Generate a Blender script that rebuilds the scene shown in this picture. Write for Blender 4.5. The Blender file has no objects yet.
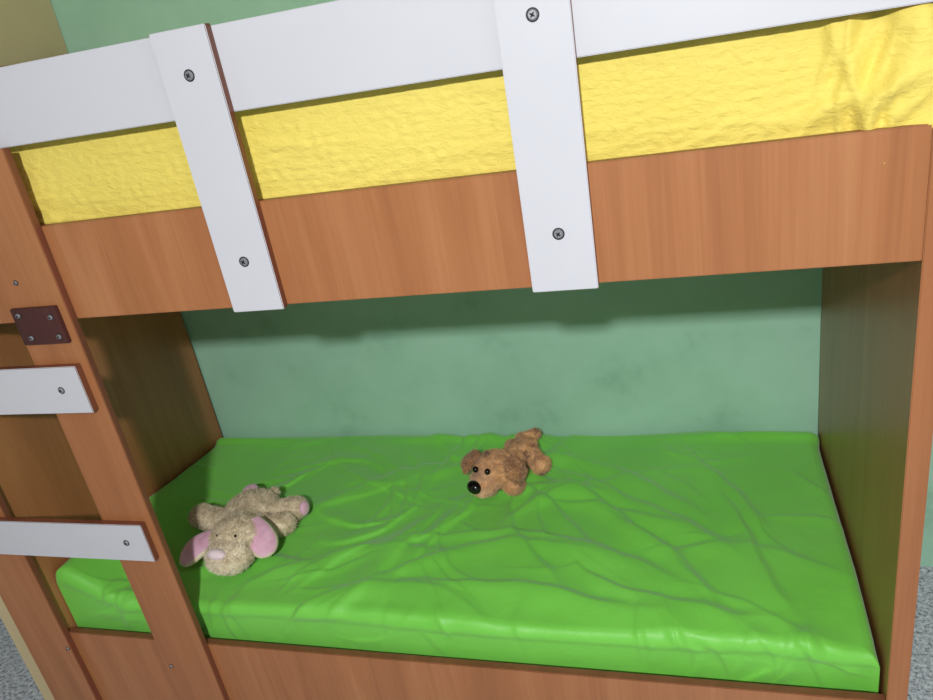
import bpy, bmesh, math, random
import numpy as np
from mathutils import Vector, Matrix, noise
random.seed(4); rng=np.random.default_rng(7)
S=bpy.context.scene
S.view_settings.view_transform='Standard'
S.view_settings.look='None'
S.view_settings.exposure=0.0

def lin(r,g,b):
    f=lambda c:(c/255/12.92) if c/255<=0.04045 else ((c/255+0.055)/1.055)**2.4
    return (f(r),f(g),f(b),1)

# ---------------------------------------------------------------- materials
def newmat(name):
    m=bpy.data.materials.new(name); m.use_nodes=True
    nt=m.node_tree; b=nt.nodes['Principled BSDF']
    return m,nt,b
def N(nt,t,**kw):
    n=nt.nodes.new(t)
    for k,v in kw.items():
        if k in n.inputs.keys(): n.inputs[k].default_value=v
        else: setattr(n,k,v)
    return n
def ramp(nt,fac,stops):
    r=nt.nodes.new('ShaderNodeValToRGB'); e=r.color_ramp.elements
    while len(e)<len(stops): e.new(0.5)
    for i,(p,c) in enumerate(stops): e[i].position=p; e[i].color=c
    nt.links.new(fac,r.inputs['Fac']); return r.outputs['Color']
def coords(nt,scale):
    tc=nt.nodes.new('ShaderNodeTexCoord'); mp=nt.nodes.new('ShaderNodeMapping')
    mp.inputs['Scale'].default_value=scale
    nt.links.new(tc.outputs['Object'],mp.inputs['Vector']); return mp.outputs['Vector']
def bump(nt,b,h,strength,dist):
    bp=nt.nodes.new('ShaderNodeBump'); bp.inputs['Strength'].default_value=strength; bp.inputs['Distance'].default_value=dist
    nt.links.new(h,bp.inputs['Height']); nt.links.new(bp.outputs['Normal'],b.inputs['Normal'])

def wood(name,c1,c2,c3,rough=0.42):
    m,nt,b=newmat(name)
    v=coords(nt,(7,7,0.55))
    n1=N(nt,'ShaderNodeTexNoise',Scale=1.3,Detail=4.0,Roughness=0.55,Distortion=1.1); nt.links.new(v,n1.inputs['Vector'])
    v2=coords(nt,(140,140,2.5))
    n2=N(nt,'ShaderNodeTexNoise',Scale=1.0,Detail=3.0,Roughness=0.6); nt.links.new(v2,n2.inputs['Vector'])
    mx=nt.nodes.new('ShaderNodeMath'); mx.operation='MULTIPLY_ADD'; mx.inputs[1].default_value=0.28
    nt.links.new(n2.outputs['Fac'],mx.inputs[0]); 
    ml=nt.nodes.new('ShaderNodeMath'); ml.operation='MULTIPLY'; ml.inputs[1].default_value=0.72
    nt.links.new(n1.outputs['Fac'],ml.inputs[0]); nt.links.new(ml.outputs[0],mx.inputs[2])
    c=ramp(nt,mx.outputs[0],[(0.34,c1),(0.5,c2),(0.68,c3)])
    nt.links.new(c,b.inputs['Base Color']); b.inputs['Roughness'].default_value=rough
    bump(nt,b,n2.outputs['Fac'],0.05,0.001)
    return m
M_wood=wood('cherry_laminate',lin(156,99,60),lin(171,111,69),lin(184,125,82),0.36)
M_edge=wood('edge_band',lin(112,62,44),lin(122,70,50),lin(134,80,57))
M_plate=wood('dark_plate',lin(62,28,28),lin(72,36,34),lin(84,44,40),0.5)
def paint(name,col,col2,rough=0.6,sc=3.0,bs=0.1,smudge=None):
    m,nt,b=newmat(name); v=coords(nt,(1,1,1))
    n=N(nt,'ShaderNodeTexNoise',Scale=sc,Detail=6.0,Roughness=0.65); nt.links.new(v,n.inputs['Vector'])
    st=[(0.3,col2),(0.6,col)]
    if smudge: st=[(0.27,smudge),(0.42,col2),(0.6,col)]
    nt.links.new(ramp(nt,n.outputs['Fac'],st),b.inputs['Base Color'])
    n2=N(nt,'ShaderNodeTexNoise',Scale=140.0,Detail=2.0); nt.links.new(v,n2.inputs['Vector'])
    bump(nt,b,n2.outputs['Fac'],bs,0.002); b.inputs['Roughness'].default_value=rough
    return m
M_green=paint('green_wall_paint',lin(166,210,184),lin(159,204,177),0.6,4.0,0.1,lin(142,186,160))
M_tan=paint('tan_wall_paint',lin(208,190,148),lin(200,182,140))
M_cream=paint('cream_wall_paint',lin(228,226,218),lin(222,220,212))
M_ceil=paint('ceiling_paint',lin(238,238,236),lin(232,232,230))
M_white=paint('white_laminate',lin(211,211,217),lin(206,207,213),0.38,2.0,0.02)
def cloth(name,c1,c2,fs,bs,dist,stretch=(1,1,1),rough=0.7,sheen=0.1):
    m,nt,b=newmat(name); v=coords(nt,stretch)
    n=N(nt,'ShaderNodeTexNoise',Scale=fs,Detail=4.0,Roughness=0.55,Distortion=0.6); nt.links.new(v,n.inputs['Vector'])
    n0=N(nt,'ShaderNodeTexNoise',Scale=4.0,Detail=2.0); nt.links.new(v,n0.inputs['Vector'])
    nt.links.new(ramp(nt,n0.outputs['Fac'],[(0.3,c1),(0.7,c2)]),b.inputs['Base Color'])
    b.inputs['Roughness'].default_value=rough
    b.inputs['Sheen Weight'].default_value=sheen
    bump(nt,b,n.outputs['Fac'],bs,dist)
    return m
M_gsheet=cloth('green_sheet_satin',lin(116,206,70),lin(124,213,80),13,0.25,0.012,(1,1,1),0.48,0.25)
M_ysheet=cloth('yellow_seersucker',lin(234,211,94),lin(241,221,108),100,0.6,0.006,(0.5,0.5,1.0))
def granite():
    m,nt,b=newmat('granite_terrazzo'); v=coords(nt,(1,1,1))
    n2=N(nt,'ShaderNodeTexNoise',Scale=85.0,Detail=5.0,Roughness=0.8); nt.links.new(v,n2.inputs['Vector'])
    nt.links.new(ramp(nt,n2.outputs['Fac'],[(0.38,lin(70,72,80)),(0.47,lin(170,173,183)),(0.6,lin(218,220,228))]),b.inputs['Base Color'])
    b.inputs['Roughness'].default_value=0.3; return m
M_floor=granite()
def plain(name,c,r=0.5,metal=0.0):
    m,nt,b=newmat(name); v=coords(nt,(1,1,1))
    n=N(nt,'ShaderNodeTexNoise',Scale=30.0,Detail=2.0); nt.links.new(v,n.inputs['Vector'])
    d=tuple(x*0.85 for x in c[:3])+(1,)
    nt.links.new(ramp(nt,n.outputs['Fac'],[(0.3,d),(0.7,c)]),b.inputs['Base Color'])
    b.inputs['Roughness'].default_value=r; b.inputs['Metallic'].default_value=metal; return m
M_metal=plain('screw_metal',lin(170,170,175),0.45,0.6)
M_dark=plain('screw_recess',lin(35,35,38),0.6)
M_black=plain('black_plastic',lin(14,12,12),0.18)
def furm(name,c1,c2):
    m,nt,b=newmat(name); v=coords(nt,(1,1,1))
    n=N(nt,'ShaderNodeTexNoise',Scale=45.0,Detail=3.0); nt.links.new(v,n.inputs['Vector'])
    nt.links.new(ramp(nt,n.outputs['Fac'],[(0.35,c1),(0.65,c2)]),b.inputs['Base Color'])
    b.inputs['Roughness'].default_value=0.9; b.inputs['Sheen Weight'].default_value=0.3; return m
M_brown=furm('caramel_fur',lin(206,154,100),lin(236,190,134))
M_dbrown=furm('dark_caramel_fur',lin(146,100,60),lin(178,128,82))
M_lbrown=furm('light_caramel_fur',lin(224,182,136),lin(240,206,164))
M_beige=furm('beige_fur',lin(216,198,162),lin(240,226,196))
M_lbeige=furm('cream_fur',lin(234,220,190),lin(246,236,212))
M_pink=furm('pink_satin',lin(220,164,188),lin(234,186,206))
M_nosepink=furm('pale_pink_nose',lin(240,216,220),lin(248,230,232))

# ---------------------------------------------------------------- helpers
def empty(name,loc=(0,0,0)):
    e=bpy.data.objects.new(name,None); e.location=loc; e.empty_display_size=0.1
    S.collection.objects.link(e); return e
def addobj(name,me,mats,parent=None):
    o=bpy.data.objects.new(name,me); S.collection.objects.link(o)
    for m in mats: me.materials.append(m)
    if parent: o.parent=parent
    return o
def box(name,x0,x1,y0,y1,z0,z1,mat,parent=None,bev=0.0015,edge=None):
    """board; edge = material for the narrow faces (edge banding)"""
    bm=bmesh.new(); bmesh.ops.create_cube(bm,size=1)
    cx,cy,cz=(x0+x1)/2,(y0+y1)/2,(z0+z1)/2
    off=Vector(parent.location) if parent else Vector((0,0,0))
    for v in bm.verts:
        v.co=Vector((cx+v.co.x*(x1-x0),cy+v.co.y*(y1-y0),cz+v.co.z*(z1-z0)))-off
    if bev>0: bmesh.ops.bevel(bm,geom=bm.edges[:],offset=bev,segments=2,affect='EDGES')
    bm.normal_update()
    if edge:
        for f in bm.faces:
            if abs(f.normal.y)<0.5: f.material_index=1
    me=bpy.data.meshes.new(name); bm.to_mesh(me); bm.free()
    return addobj(name,me,[mat]+([edge] if edge else []),parent)
def screw(name,x,z,y,parent,r=0.0085):
    bm=bmesh.new()
    rot=Matrix.Rotation(math.pi/2,4,'X')
    bmesh.ops.create_cone(bm,segments=24,radius1=r,radius2=r*0.7,depth=0.004,cap_ends=True,matrix=Matrix.Translation((x,y-0.002,z))@rot)
    fs=set(bm.faces)
    bmesh.ops.create_cone(bm,segments=24,radius1=r*1.18,radius2=r*1.18,depth=0.0012,cap_ends=True,matrix=Matrix.Translation((x,y-0.0004,z))@rot)
    for a in (35,125):
        M=Matrix.Translation((x,y-0.0043,z))@Matrix.Rotation(math.radians(a),4,'Y')@Matrix.Diagonal((r*0.95,0.0012,r*0.26,1))
        bmesh.ops.create_cube(bm,size=1,matrix=M)
    for f in bm.faces:
        if f not in fs: f.material_index=1
    me=bpy.data.meshes.new(name); bm.to_mesh(me); bm.free()
    return addobj(name,me,[M_metal,M_dark],parent)

# ---------------------------------------------------------------- room
XR=2.3; XL=-3.3; YB=2.085; YF=-2.6; H=2.75
box('floor',XL-0.1,XR+0.1,YF-0.1,YB+0.1,-0.1,0,M_floor,bev=0)
box('ceiling',XL-0.1,XR+0.1,YF-0.1,YB+0.1,H,H+0.1,M_ceil,bev=0)
box('wall_back',XL-0.1,XR+0.1,YB,YB+0.1,0,H,M_green,bev=0)
box('wall_right',XR,XR+0.1,YF,YB,0,H,M_cream,bev=0)
box('wall_left',XL-0.1,XL,YF,YB,0,H,M_cream,bev=0)
box('wall_front',XL-0.1,XR+0.1,YF-0.1,YF,0,H,M_cream,bev=0)
box('wall_partition',-1.93,-1.80,1.205,YB,0,H,M_tan,bev=0.003)
box('baseboard_partition',-1.942,-1.9305,1.205,YB,0,0.08,M_floor,bev=0.001)

# ---------------------------------------------------------------- bunk bed
bed=empty('bunk_bed',(0,0,0))
RX0,RX1=0.324,0.360
box('end_panel_right',RX0,RX1,1.2,2.07,0,1.84,M_wood,bed)
box('end_panel_left',-1.740,-1.704,1.2015,2.07,0,1.84,M_wood,bed)
# upper bed
box('upper_rail',-1.7035,0.3235,1.2,1.22,1.316,1.516,M_wood,bed,edge=M_edge)
box('upper_rail_back',-1.7035,0.3235,2.05,2.07,1.34,1.516,M_wood,bed)
box('upper_base',-1.7035,0.3235,1.2205,2.0495,1.35,1.37,M_wood,bed)
box('guard_rail',-1.80,0.3235,1.2,1.218,1.673,1.811,M_white,bed,edge=M_edge)
for i,(a,b_) in enumerate([(-0.854,-0.744),(-0.265,-0.154)]):
    box('guard_slat_%d'%(i+1),a,b_,1.182,1.1998,1.313,1.815,M_white,bed,edge=M_edge)
    c=(a+b_)/2
    screw('slat_screw_%da'%i,c,1.742,1.182,bed); screw('slat_screw_%db'%i,c,1.412,1.182,bed)
# ladder
box('ladder_post_right',-1.390,-1.243,1.182,1.1998,0,1.673,M_wood,bed,edge=M_edge)
box('ladder_post_left',-1.850,-1.690,1.182,1.1998,0,1.673,M_wood,bed,edge=M_edge)
for i,(a,b_) in enumerate([(1.109,1.222),(0.699,0.806)]):
    box('ladder_rung_%d'%(i+1),-1.80,-1.264,1.164,1.1818,a,b_,M_white,bed,edge=M_edge)
    screw('rung_screw_%d'%(i+1),-1.325,(a+b_)/2+0.001,1.164,bed,0.007)
box('joining_plate',-1.382,-1.262,1.172,1.1818,1.273,1.356,M_plate,bed)
for k,(x,z) in enumerate([(-1.364,1.341),(-1.282,1.333),(-1.354,1.289),(-1.280,1.289)]):
    screw('plate_screw_%d'%k,x,z,1.172,bed,0.006)
for k,(x,z) in enumerate([(-1.37,0.33),(-1.70,0.36),(-1.345,1.41)]):
    screw('post_screw_%d'%k,x,z,1.182,bed,0.005)
# lower bed
box('lower_rail',-1.7035,0.3235,1.2,1.22,0.03,0.402,M_wood,bed,edge=M_edge)
box('lower_rail_back',-1.7035,0.3235,2.05,2.07,0.03,0.29,M_wood,bed)
box('lower_base',-1.7035,0.3235,1.2205,2.0495,0.28,0.30,M_wood,bed)

# ---------------------------------------------------------------- mattresses with sheets
def prof(s,W,r):
    L=math.pi*r/2
    pos=np.array(s,float); drop=np.zeros_like(pos); th=np.zeros_like(pos)
    m=(s<r)&(s>=r-L); a=(r-s[m])/r; pos[m]=r-r*np.sin(a); drop[m]=r-r*np.cos(a); th[m]=-a
    m=s<r-L; pos[m]=0; drop[m]=r+(r-L-s[m]); th[m]=-math.pi/2
    m=(s>W-r)&(s<=W-r+L); a=(s[m]-(W-r))/r; pos[m]=W-r+r*np.sin(a); drop[m]=r-r*np.cos(a); th[m]=a
    m=s>W-r+L; pos[m]=W; drop[m]=r+(s[m]-(W-r+L)); th[m]=math.pi/2
    return pos,drop,th
def softnoise(X,Y,freq,seed,octs=3):
    out=np.zeros_like(X); r=np.random.default_rng(seed)
    amp=1
    for o in range(octs):
        for k in range(5):
            an=r.uniform(0,2*math.pi); ph=r.uniform(0,6.28); f=freq*(2**o)*r.uniform(.7,1.3)
            out+=amp*np.sin(f*(X*math.cos(an)+Y*math.sin(an))+ph)
        amp*=0.5
    return out/5
def sheet(name,x0,x1,y0,y1,ztop,height,r,hfun,mat,nx,ny,parent,zfun=None):
    W=x1-x0; D=y1-y0; L=math.pi*r/2; K=(height-r)+L-r
    sx=np.linspace(-K,W+K,nx); sy=np.linspace(-K,D+K,ny)
    px,dx,tx=prof(sx,W,r); py,dy,ty=prof(sy,D,r)
    SX,SY=np.meshgrid(sx,sy,indexing='ij')
    PX,PY=np.meshgrid(px,py,indexing='ij'); DX,DY=np.meshgrid(dx,dy,indexing='ij'); TX,TY=np.meshgrid(tx,ty,indexing='ij')
    drop=np.maximum(DX,DY)
    nxv=np.sin(TX); nyv=np.sin(TY); nzv=np.cos(TX)*np.cos(TY)
    ln=np.sqrt(nxv**2+nyv**2+nzv**2)+1e-9
    h=hfun(SX,SY,W,D)
    Xo=x0+PX+h*nxv/ln; Yo=y0+PY+h*nyv/ln; Zo=ztop-drop+h*nzv/ln
    if zfun is not None: Zo=Zo+zfun(PX,PY,W,D)*np.clip(1-drop/(height*0.8),0,1)
    verts=np.stack([Xo.ravel(),Yo.ravel(),Zo.ravel()],1)
    idx=np.arange(nx*ny).reshape(nx,ny)
    f=np.stack([idx[:-1,:-1].ravel(),idx[1:,:-1].ravel(),idx[1:,1:].ravel(),idx[:-1,1:].ravel()],1)
    ring=list(idx[:,0])+list(idx[-1,1:])+list(idx[-2::-1,-1])+list(idx[0,-2:0:-1])
    faces=f.tolist()+[list(map(int,ring[::-1]))]
    me=bpy.data.meshes.new(name); me.from_pydata(verts.tolist(),[],faces)
    me.polygons.foreach_set('use_smooth',[True]*len(me.polygons)); me.update()
    return addobj(name,me,[mat],parent)
def folds(SX,SY,lst,steep=0.6,wide=2.0):
    h=np.zeros_like(SX)
    for (cx,cy,an,ln,wd,am,curv) in lst:
        c,s=math.cos(an),math.sin(an)
        u=(SX-cx)*c+(SY-cy)*s; v=-(SX-cx)*s+(SY-cy)*c
        v=v-curv*u*u-0.006*np.sin(u*17+cx*40)-0.002*np.sin(u*53+cy*31)
        w=wd*(0.6+1.1*(np.clip(u/ln,-1,1)+1)*0.5)
        env=np.exp(-(u/ln)**4)
        q=v/w
        h+=am*env*np.where(q>0,np.exp(-(q/steep)**2),np.exp(-(q/wide)**2))
    return h
def green_h(SX,SY,W,D):
    lst=[]
    r=np.random.default_rng(33)
    # a few fine creases
    for k in range(65):
        cx=r.uniform(0.05,W-0.05); cy=r.uniform(-0.08,D-0.03)
        an=(-0.45 if cx>0.9 else 0.5)+r.normal(0,0.5)
        lst.append((cx,cy,an,r.uniform(.05,.15),r.uniform(.006,.011),r.uniform(.0015,.004),r.normal(0,1.4)))
    # main loose folds radiating around the middle of the bed
    for k in range(34):
        a=r.uniform(-math.pi,math.pi); d=r.uniform(.12,.55)
        cx=1.05+d*math.cos(a)*1.4; cy=0.44+d*math.sin(a)*0.65
        lst.append((cx,cy,a+r.normal(0,.4),r.uniform(.10,.26),r.uniform(.012,.021),r.uniform(.006,.012),r.normal(0,1.0)))
    for (cx,cy,an,l_) in [(1.45,.62,-.55,.30),(1.55,.45,-.65,.28),(1.35,.30,-.25,.34),(1.62,.25,-.9,.2),(1.2,.60,-.4,.25),(1.1,.25,.35,.3),(.8,.22,.25,.25),(.75,.55,.6,.22),(1.75,.55,-1.1,.2),(.5,.18,.1,.2),(1.3,.12,-.1,.3),(.9,.10,.2,.26),(1.6,.10,-.3,.2),(1.8,.3,-1.3,.2)]:
        lst.append((cx,cy,an,l_,.018,.013,r.normal(0,.7)))
    for k in range(30):
        cx=r.uniform(0.10,W-0.05); lst.append((cx,r.uniform(-.06,.03),1.57+r.normal(0,.6),r.uniform(.04,.11),r.uniform(.008,.016),r.uniform(.003,.008),r.normal(0,2.5)))
    h=folds(SX,SY,lst)
    h+=0.007*softnoise(SX,SY,6,3,2)+0.0014*softnoise(SX,SY,30,9,2)
    h=0.026*np.tanh(h/0.026)
    h+=0.014*np.exp(-((SY-D+0.05)/0.022)**2)*(0.5+0.5*np.sin(SX*7+1))
    side=np.clip((0.015-SY)/0.04,0,1)
    h=h*(1-0.40*side)-0.008*side
    h=np.where(SY<-0.055,np.clip(h,-0.02,0.004),h)
    sx=np.clip((SX-(W-0.01))/0.03,0,1)+np.clip((0.01-SX)/0.02,0,1)+np.clip((SY-D+0.01)/0.02,0,1)
    h=h*(1-np.clip(sx,0,1))-0.004*np.clip(sx,0,1)
    return h
def green_z(PX,PY,W,D):
    f=np.clip((D-PY)/D,0,1)
    z=0.100*f**1.1*np.exp(-(PX/0.13)**2)
    z-=0.016*np.exp(-(PY/0.09)**2)*(0.5+0.5*np.sin(PX*5+0.7))
    z-=0.022*np.exp(-((W-PX)/0.12)**2-(PY/0.14)**2)
    return z
def yellow_h(SX,SY,W,D):
    lst=[]; r=np.random.default_rng(5)
    for k in range(36):
        cx=r.uniform(0,W); cy=r.uniform(-0.17,0.02)
        lst.append((cx,cy,r.normal(0.0,0.16),r.uniform(.05,.2),r.uniform(.005,.009),r.uniform(.0008,.002),r.normal(0,.4)))
    for k in range(22):
        cx=W-abs(r.normal(0,.06))-0.005; cy=r.uniform(-0.17,0.02)
        lst.append((cx,cy,r.normal(1.25,0.4),r.uniform(.06,.14),r.uniform(.009,.015),r.uniform(.006,.012),r.normal(0,2)))
    for k in range(8):
        cx=abs(r.normal(0,.08))+.30; cy=r.uniform(-0.17,-0.05)
        lst.append((cx,cy,r.normal(0.2,0.3),r.uniform(.05,.14),r.uniform(.007,.012),r.uniform(.003,.006),r.normal(0,2)))
    h=folds(SX,SY,lst,0.7,1.6)+0.0025*softnoise(SX,SY,8,8)
    # seersucker: irregular puckers gathered in rows
    wy=SY+0.0035*softnoise(SX,SY,26,12,2)
    rowi=wy/0.0165
    ph=np.sin(np.floor(rowi)*12.9898)*43.7
    cell=np.abs(np.sin(math.pi*rowi))**0.8*(0.5+0.5*np.sin(SX*150+ph+2.4*np.sin(SX*41+ph)))
    amp=np.clip(0.75+0.55*softnoise(SX,SY,18,14,2),0.15,1.4)
    h+=0.0017*cell*amp
    side=np.clip((SX-W)/0.02,0,1)*0.6+np.clip((0.0-SX)/0.02,0,1)+np.clip((SY-D)/0.02,0,1)
    return h*(1-0.8*np.clip(side,0,1))
gm=empty('green_mattress')
sheet('green_fitted_sheet',-1.702,0.320,1.232,2.076,0.502,0.195,0.032,green_h,M_gsheet,760,340,gm,green_z)
ym=empty('yellow_mattress')
sheet('yellow_fitted_sheet',-1.68,0.311,1.238,2.03,1.684,0.310,0.032,yellow_h,M_ysheet,900,400,ym)

# ---------------------------------------------------------------- plush toys
def blob(name,ells,mat,parent,org,voxel=0.004,smooth=6):
    bm=bmesh.new()
    for e in ells:
        if e[0]=='c':
            p0,r0,p1,r1=Vector(e[1]),e[2],Vector(e[3]),e[4]
            n=max(3,int((p1-p0).length/(min(r0,r1)*0.35)))
            for i in range(n+1):
                t=i/n; p=p0.lerp(p1,t)-org; r=r0+(r1-r0)*t
                bmesh.ops.create_icosphere(bm,subdivisions=2,radius=r,matrix=Matrix.Translation(p))
        else:
            x,y,z,rx,ry,rz,a=e[:7]; pitch=e[7] if len(e)>7 else 0
            M=Matrix.Translation(Vector((x,y,z))-org)@Matrix.Rotation(math.radians(a),4,'Z')@Matrix.Rotation(math.radians(pitch),4,'X')@Matrix.Diagonal((rx,ry,rz,1))
            bmesh.ops.create_icosphere(bm,subdivisions=3,radius=1,matrix=M)
    me=bpy.data.meshes.new(name); bm.to_mesh(me); bm.free()
    o=addobj(name,me,[mat],parent)
    md=o.modifiers.new('r','REMESH'); md.mode='VOXEL'; md.voxel_size=voxel
    ms=o.modifiers.new('s','SMOOTH'); ms.iterations=smooth; ms.factor=0.6
    bpy.context.view_layer.update()
    dg=bpy.context.evaluated_depsgraph_get()
    m2=bpy.data.meshes.new_from_object(o.evaluated_get(dg)); o.modifiers.clear(); o.data=m2; m2.name=name
    if not m2.materials: m2.materials.append(mat)
    m2.polygons.foreach_set('use_smooth',[True]*len(m2.polygons))
    return o
def fur(o,name,count,length,width,mats,parent,curl=0.6,pick=None):
    me=o.data; me.calc_loop_triangles()
    tris=[(t.vertices[:],t.area) for t in me.loop_triangles]
    ar=np.array([a for _,a in tris]); pr=ar/ar.sum()
    ch=rng.choice(len(tris),size=count,p=pr)
    co=[v.co.copy() for v in me.vertices]; vn=[v.normal.copy() for v in me.vertices]
    V=[];F=[];MI=[]
    for c in ch:
        a,b,d=tris[c][0]; r1,r2=random.random(),random.random()
        if r1+r2>1: r1,r2=1-r1,1-r2
        p=co[a]*(1-r1-r2)+co[b]*r1+co[d]*r2; n=(vn[a]*(1-r1-r2)+vn[b]*r1+vn[d]*r2).normalized()
        nz=noise.noise_vector(p*55)*curl*1.4
        j=Vector((random.gauss(0,1),random.gauss(0,1),random.gauss(0,1)))*curl*0.45
        d1=(n*1.0+nz+j).normalized(); d2=(n*0.45+nz*1.6+j*1.5+Vector((0,0,-0.25))).normalized()
        L=length*random.uniform(.6,1.2)
        t=d1.cross(Vector((random.random(),random.random(),random.random()))).normalized()*width*0.5
        q=p+d1*L*0.55; e=q+d2*L*0.55
        k=len(V); V+=[p-t-n*0.0005,p+t-n*0.0005,q+t*0.7,q-t*0.7,e]
        F+=[(k,k+1,k+2,k+3),(k+3,k+2,k+4)]
        mi=pick(p) if pick else 0
        MI+=[mi,mi]
    m=bpy.data.meshes.new(name); m.from_pydata([tuple(v) for v in V],[],F)
    ob=addobj(name,m,mats,parent); m.polygons.foreach_set('material_index',MI)
    m.polygons.foreach_set('use_smooth',[True]*len(F)); return ob

def floppy_ear(name,root,tip,wid,thick,mat_out,mat_in,parent,org,up=Vector((0,0,1)),droop=0.0):
    root=Vector(root)-org; tip=Vector(tip)-org; ax=tip-root; L=ax.length; ax.normalize()
    side=ax.cross(up).normalized(); nrm=side.cross(ax).normalized()
    nu,nv=16,10; V=[];F=[];MI=[]
    for lay in (1,-1):
        for i in range(nu+1):
            t=i/nu; w=wid*(0.38+0.62*math.sin(math.pi*min(1,t*0.62+0.12)))*math.sqrt(max(0,1-max(0,(t-0.55)/0.45)**2.4))
            for j in range(nv+1):
                s=j/nv*2-1
                edge=(1-s*s)**0.5*math.sqrt(max(0,1-max(0,(t-.7)/.3)**2))
                p=root+ax*L*t+side*w*s+nrm*(lay*thick*edge+droop*math.sin(math.pi*t)-0.12*w*s*s)
                V.append(p)
    def ix(l,i,j): return l*(nu+1)*(nv+1)+i*(nv+1)+j
    for l in (0,1):
        for i in range(nu):
            for j in range(nv):
                q=(ix(l,i,j),ix(l,i+1,j),ix(l,i+1,j+1),ix(l,i,j+1))
                F.append(q if l else q[::-1])
                inner=(l==0 and i<=nu-2 and 1<=j<=nv-2)
                MI.append(1 if inner else 0)
    m=bpy.data.meshes.new(name); m.from_pydata([tuple(v) for v in V],[],F)
    o=addobj(name,m,[mat_out,mat_in],parent); m.polygons.foreach_set('material_index',MI)
    m.polygons.foreach_set('use_smooth',[True]*len(F))
    bm=bmesh.new(); bm.from_mesh(m); bmesh.ops.remove_doubles(bm,verts=bm.verts,dist=0.0004); bmesh.ops.recalc_face_normals(bm,faces=bm.faces); bm.to_mesh(m); bm.free()
    return o
def ell(name,c,r,mat,parent,org,rz=0,rx=0):
    bm=bmesh.new()
    M=Matrix.Translation(Vector(c)-org)@Matrix.Rotation(math.radians(rz),4,'Z')@Matrix.Rotation(math.radians(rx),4,'X')@Matrix.Diagonal((r[0],r[1],r[2],1))
    bmesh.ops.create_icosphere(bm,subdivisions=4,radius=1,matrix=M)
    me=bpy.data.meshes.new(name); bm.to_mesh(me); bm.free()
    me.polygons.foreach_set('use_smooth',[True]*len(me.polygons))
    return addobj(name,me,[mat],parent)

Z0=0.512
# --- beige dog with pink ears, sprawled on its belly, head toward the ladder side
o2=Vector((-1.25,1.48,Z0)); d2=empty('plush_dog',o2)
body=blob('body',[
  (-1.270,1.560,Z0+.043,.078,.080,.044,10),
  (-1.252,1.480,Z0+.046,.060,.060,.042,0),
  (-1.226,1.415,Z0+.062,.074,.066,.056,-5),          # skull
  (-1.222,1.360,Z0+.048,.066,.056,.044,-5),          # muzzle
  ('c',(-1.31,1.51,Z0+.035),.034,(-1.415,1.535,Z0+.030),.033),
  (-1.430,1.540,Z0+.032,.038,.036,.031,0),
  ('c',(-1.22,1.50,Z0+.035),.032,(-1.165,1.515,Z0+.028),.030),
  (-1.150,1.520,Z0+.029,.036,.033,.029,0),
  ('c',(-1.29,1.60,Z0+.032),.034,(-1.315,1.625,Z0+.028),.030),
  (-1.318,1.635,Z0+.030,.033,.034,.030,0),
  ('c',(-1.22,1.56,Z0+.034),.036,(-1.155,1.585,Z0+.030),.031),
  (-1.145,1.588,Z0+.032,.036,.033,.032,0),
  ('c',(-1.265,1.60,Z0+.05),.014,(-1.235,1.645,Z0+.05),.012),
 ],M_beige,d2,o2)
def pk2(p):
    w=p+o2; return 1 if (w-Vector((-1.222,1.345,Z0+.045))).length<.062 else 0
fur(body,'fur',36000,0.010,0.0017,[M_beige,M_lbeige],d2,0.95,pk2)
floppy_ear('ear_1',(-1.290,1.420,Z0+.066),(-1.388,1.352,Z0+.018),.046,.008,M_beige,M_pink,d2,o2,Vector((-.25,-.5,1)),.012)
floppy_ear('ear_2',(-1.186,1.442,Z0+.100),(-1.120,1.385,Z0+.024),.044,.008,M_beige,M_pink,d2,o2,Vector((.5,-.5,1)),.012)
ell('nose',(-1.228,1.322,Z0+.080),(.027,.018,.015),M_nosepink,d2,o2,-5,-35)
ell('eye_1',(-1.252,1.374,Z0+.100),(.004,.004,.004),M_black,d2,o2)
ell('eye_2',(-1.196,1.374,Z0+.100),(.004,.004,.004),M_black,d2,o2)
ell('foot_pad_1',(-1.330,1.669,Z0+.036),(.020,.010,.021),M_pink,d2,o2)
ell('foot_pad_2',(-1.109,1.582,Z0+.038),(.012,.021,.021),M_pink,d2,o2)
ell('foot_pad_3',(-1.312,1.635,Z0+.060),(.022,.026,.014),M_pink,d2,o2)

# --- caramel dog, head to the front-left, body stretched back
o1=Vector((-.55,1.80,Z0)); d1=empty('plush_dog.001',o1)
b1=blob('body',[
  (-.572,1.755,Z0+.062,.070,.058,.052,-30),            # skull
  (-.600,1.706,Z0+.043,.046,.044,.034,-35),            # muzzle
  (-.545,1.820,Z0+.044,.046,.060,.038,-20),            # chest
  (-.518,1.885,Z0+.042,.046,.056,.036,-20),            # rump
  ('c',(-.548,1.785,Z0+.03),.026,(-.520,1.735,Z0+.022),.024),
  (-.514,1.725,Z0+.023,.029,.032,.023,0),
  ('c',(-.590,1.79,Z0+.03),.024,(-.640,1.765,Z0+.022),.022),
  ('c',(-.500,1.885,Z0+.034),.028,(-.458,1.845,Z0+.026),.024),
  (-.450,1.833,Z0+.025,.028,.032,.025,0),
  ('c',(-.530,1.91,Z0+.034),.025,(-.565,1.940,Z0+.026),.022),
  ('c',(-.512,1.925,Z0+.040),.016,(-.540,1.965,Z0+.045),.014),
  ('c',(-.540,1.965,Z0+.045),.014,(-.490,1.985,Z0+.045),.016),
 ],M_brown,d1,o1,0.0035)
def pk1(p):
    w=p+o1; 
    if (w-Vector((-.608,1.692,Z0+.038))).length<.052: return 1
    if noise.noise(w*28)>0.42: return 2
    return 0
fur(b1,'fur',30000,0.0105,0.0016,[M_brown,M_lbrown,M_dbrown],d1,0.75,pk1)
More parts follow.
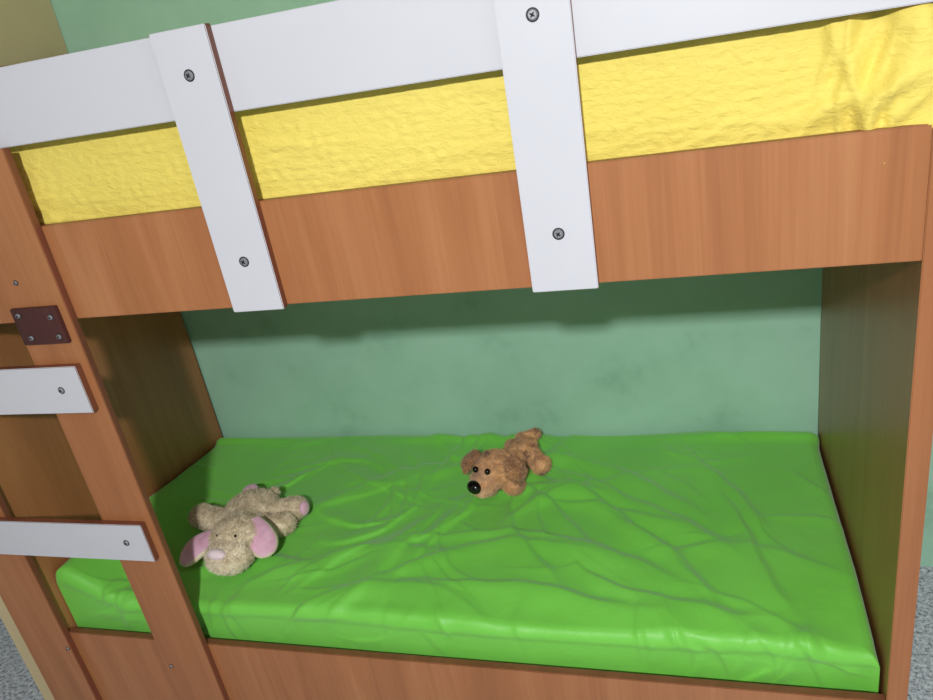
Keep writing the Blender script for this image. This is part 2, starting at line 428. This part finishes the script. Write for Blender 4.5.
e1=floppy_ear('ear_1',(-.628,1.790,Z0+.098),(-.676,1.752,Z0+.050),.032,.010,M_dbrown,M_dbrown,d1,o1,Vector((-.8,-.4,.6)),.012)
e2=floppy_ear('ear_2',(-.526,1.744,Z0+.104),(-.486,1.708,Z0+.048),.034,.010,M_dbrown,M_dbrown,d1,o1,Vector((.8,-.5,.6)),.012)
fur(e1,'ear_fur_1',2200,0.010,0.0015,[M_dbrown,M_brown],d1,0.7,lambda p:int(random.random()<.4))
fur(e2,'ear_fur_2',2200,0.010,0.0015,[M_dbrown,M_brown],d1,0.7,lambda p:int(random.random()<.4))
ell('nose',(-.620,1.662,Z0+.058),(.025,.018,.021),M_black,d1,o1,-35)
ell('eye_1',(-.622,1.709,Z0+.090),(.009,.009,.010),M_black,d1,o1)
ell('eye_2',(-.581,1.694,Z0+.092),(.009,.009,.010),M_black,d1,o1)
d1.scale=(0.94,0.94,0.94)

# ---------------------------------------------------------------- ceiling lamp (real light)
def lamp(name,loc,shape,sx,sy,energy,colr):
    lp=empty(name,loc)
    bm=bmesh.new(); bmesh.ops.create_cube(bm,size=1,matrix=Matrix.Translation((0,0,-.021))@Matrix.Diagonal((sx+.06,sy+.06,.04,1)))
    bmesh.ops.bevel(bm,geom=bm.edges[:],offset=.008,segments=3,affect='EDGES')
    me=bpy.data.meshes.new('lamp_base'); bm.to_mesh(me); bm.free(); addobj('lamp_base',me,[M_ceil],lp)
    L=bpy.data.lights.new('lamp_bulb','AREA'); L.shape=shape; L.size=sx; L.size_y=sy; L.energy=energy; L.color=colr
    lo=bpy.data.objects.new('lamp_bulb',L); S.collection.objects.link(lo); lo.parent=lp
    return lo
a=lamp('ceiling_lamp',(0.08,-1.15,2.75),'RECTANGLE',0.12,0.12,73,(0.98,0.985,1.0)); a.location=(0,0,-0.24)
a.rotation_euler=(math.radians(38),0,0)

w=bpy.data.worlds.new('World'); S.world=w; w.use_nodes=True
w.node_tree.nodes['Background'].inputs[0].default_value=(0.6,0.7,0.8,1); w.node_tree.nodes['Background'].inputs[1].default_value=0.2

# ---------------------------------------------------------------- camera
cam=bpy.data.cameras.new('camera'); co=bpy.data.objects.new('camera',cam); S.collection.objects.link(co)
cam.sensor_width=36; cam.lens=752/933*36; cam.clip_start=0.02
r=Vector((.9547,.2495,-.1625)).normalized(); b_=Vector((.2946,-.8696,.3960)).normalized(); u=b_.cross(r).normalized(); r=u.cross(b_)
Mx=Matrix(((r.x,u.x,b_.x,0),(r.y,u.y,b_.y,0),(r.z,u.z,b_.z,1.75),(0,0,0,1)))
co.matrix_world=Mx
S.camera=co
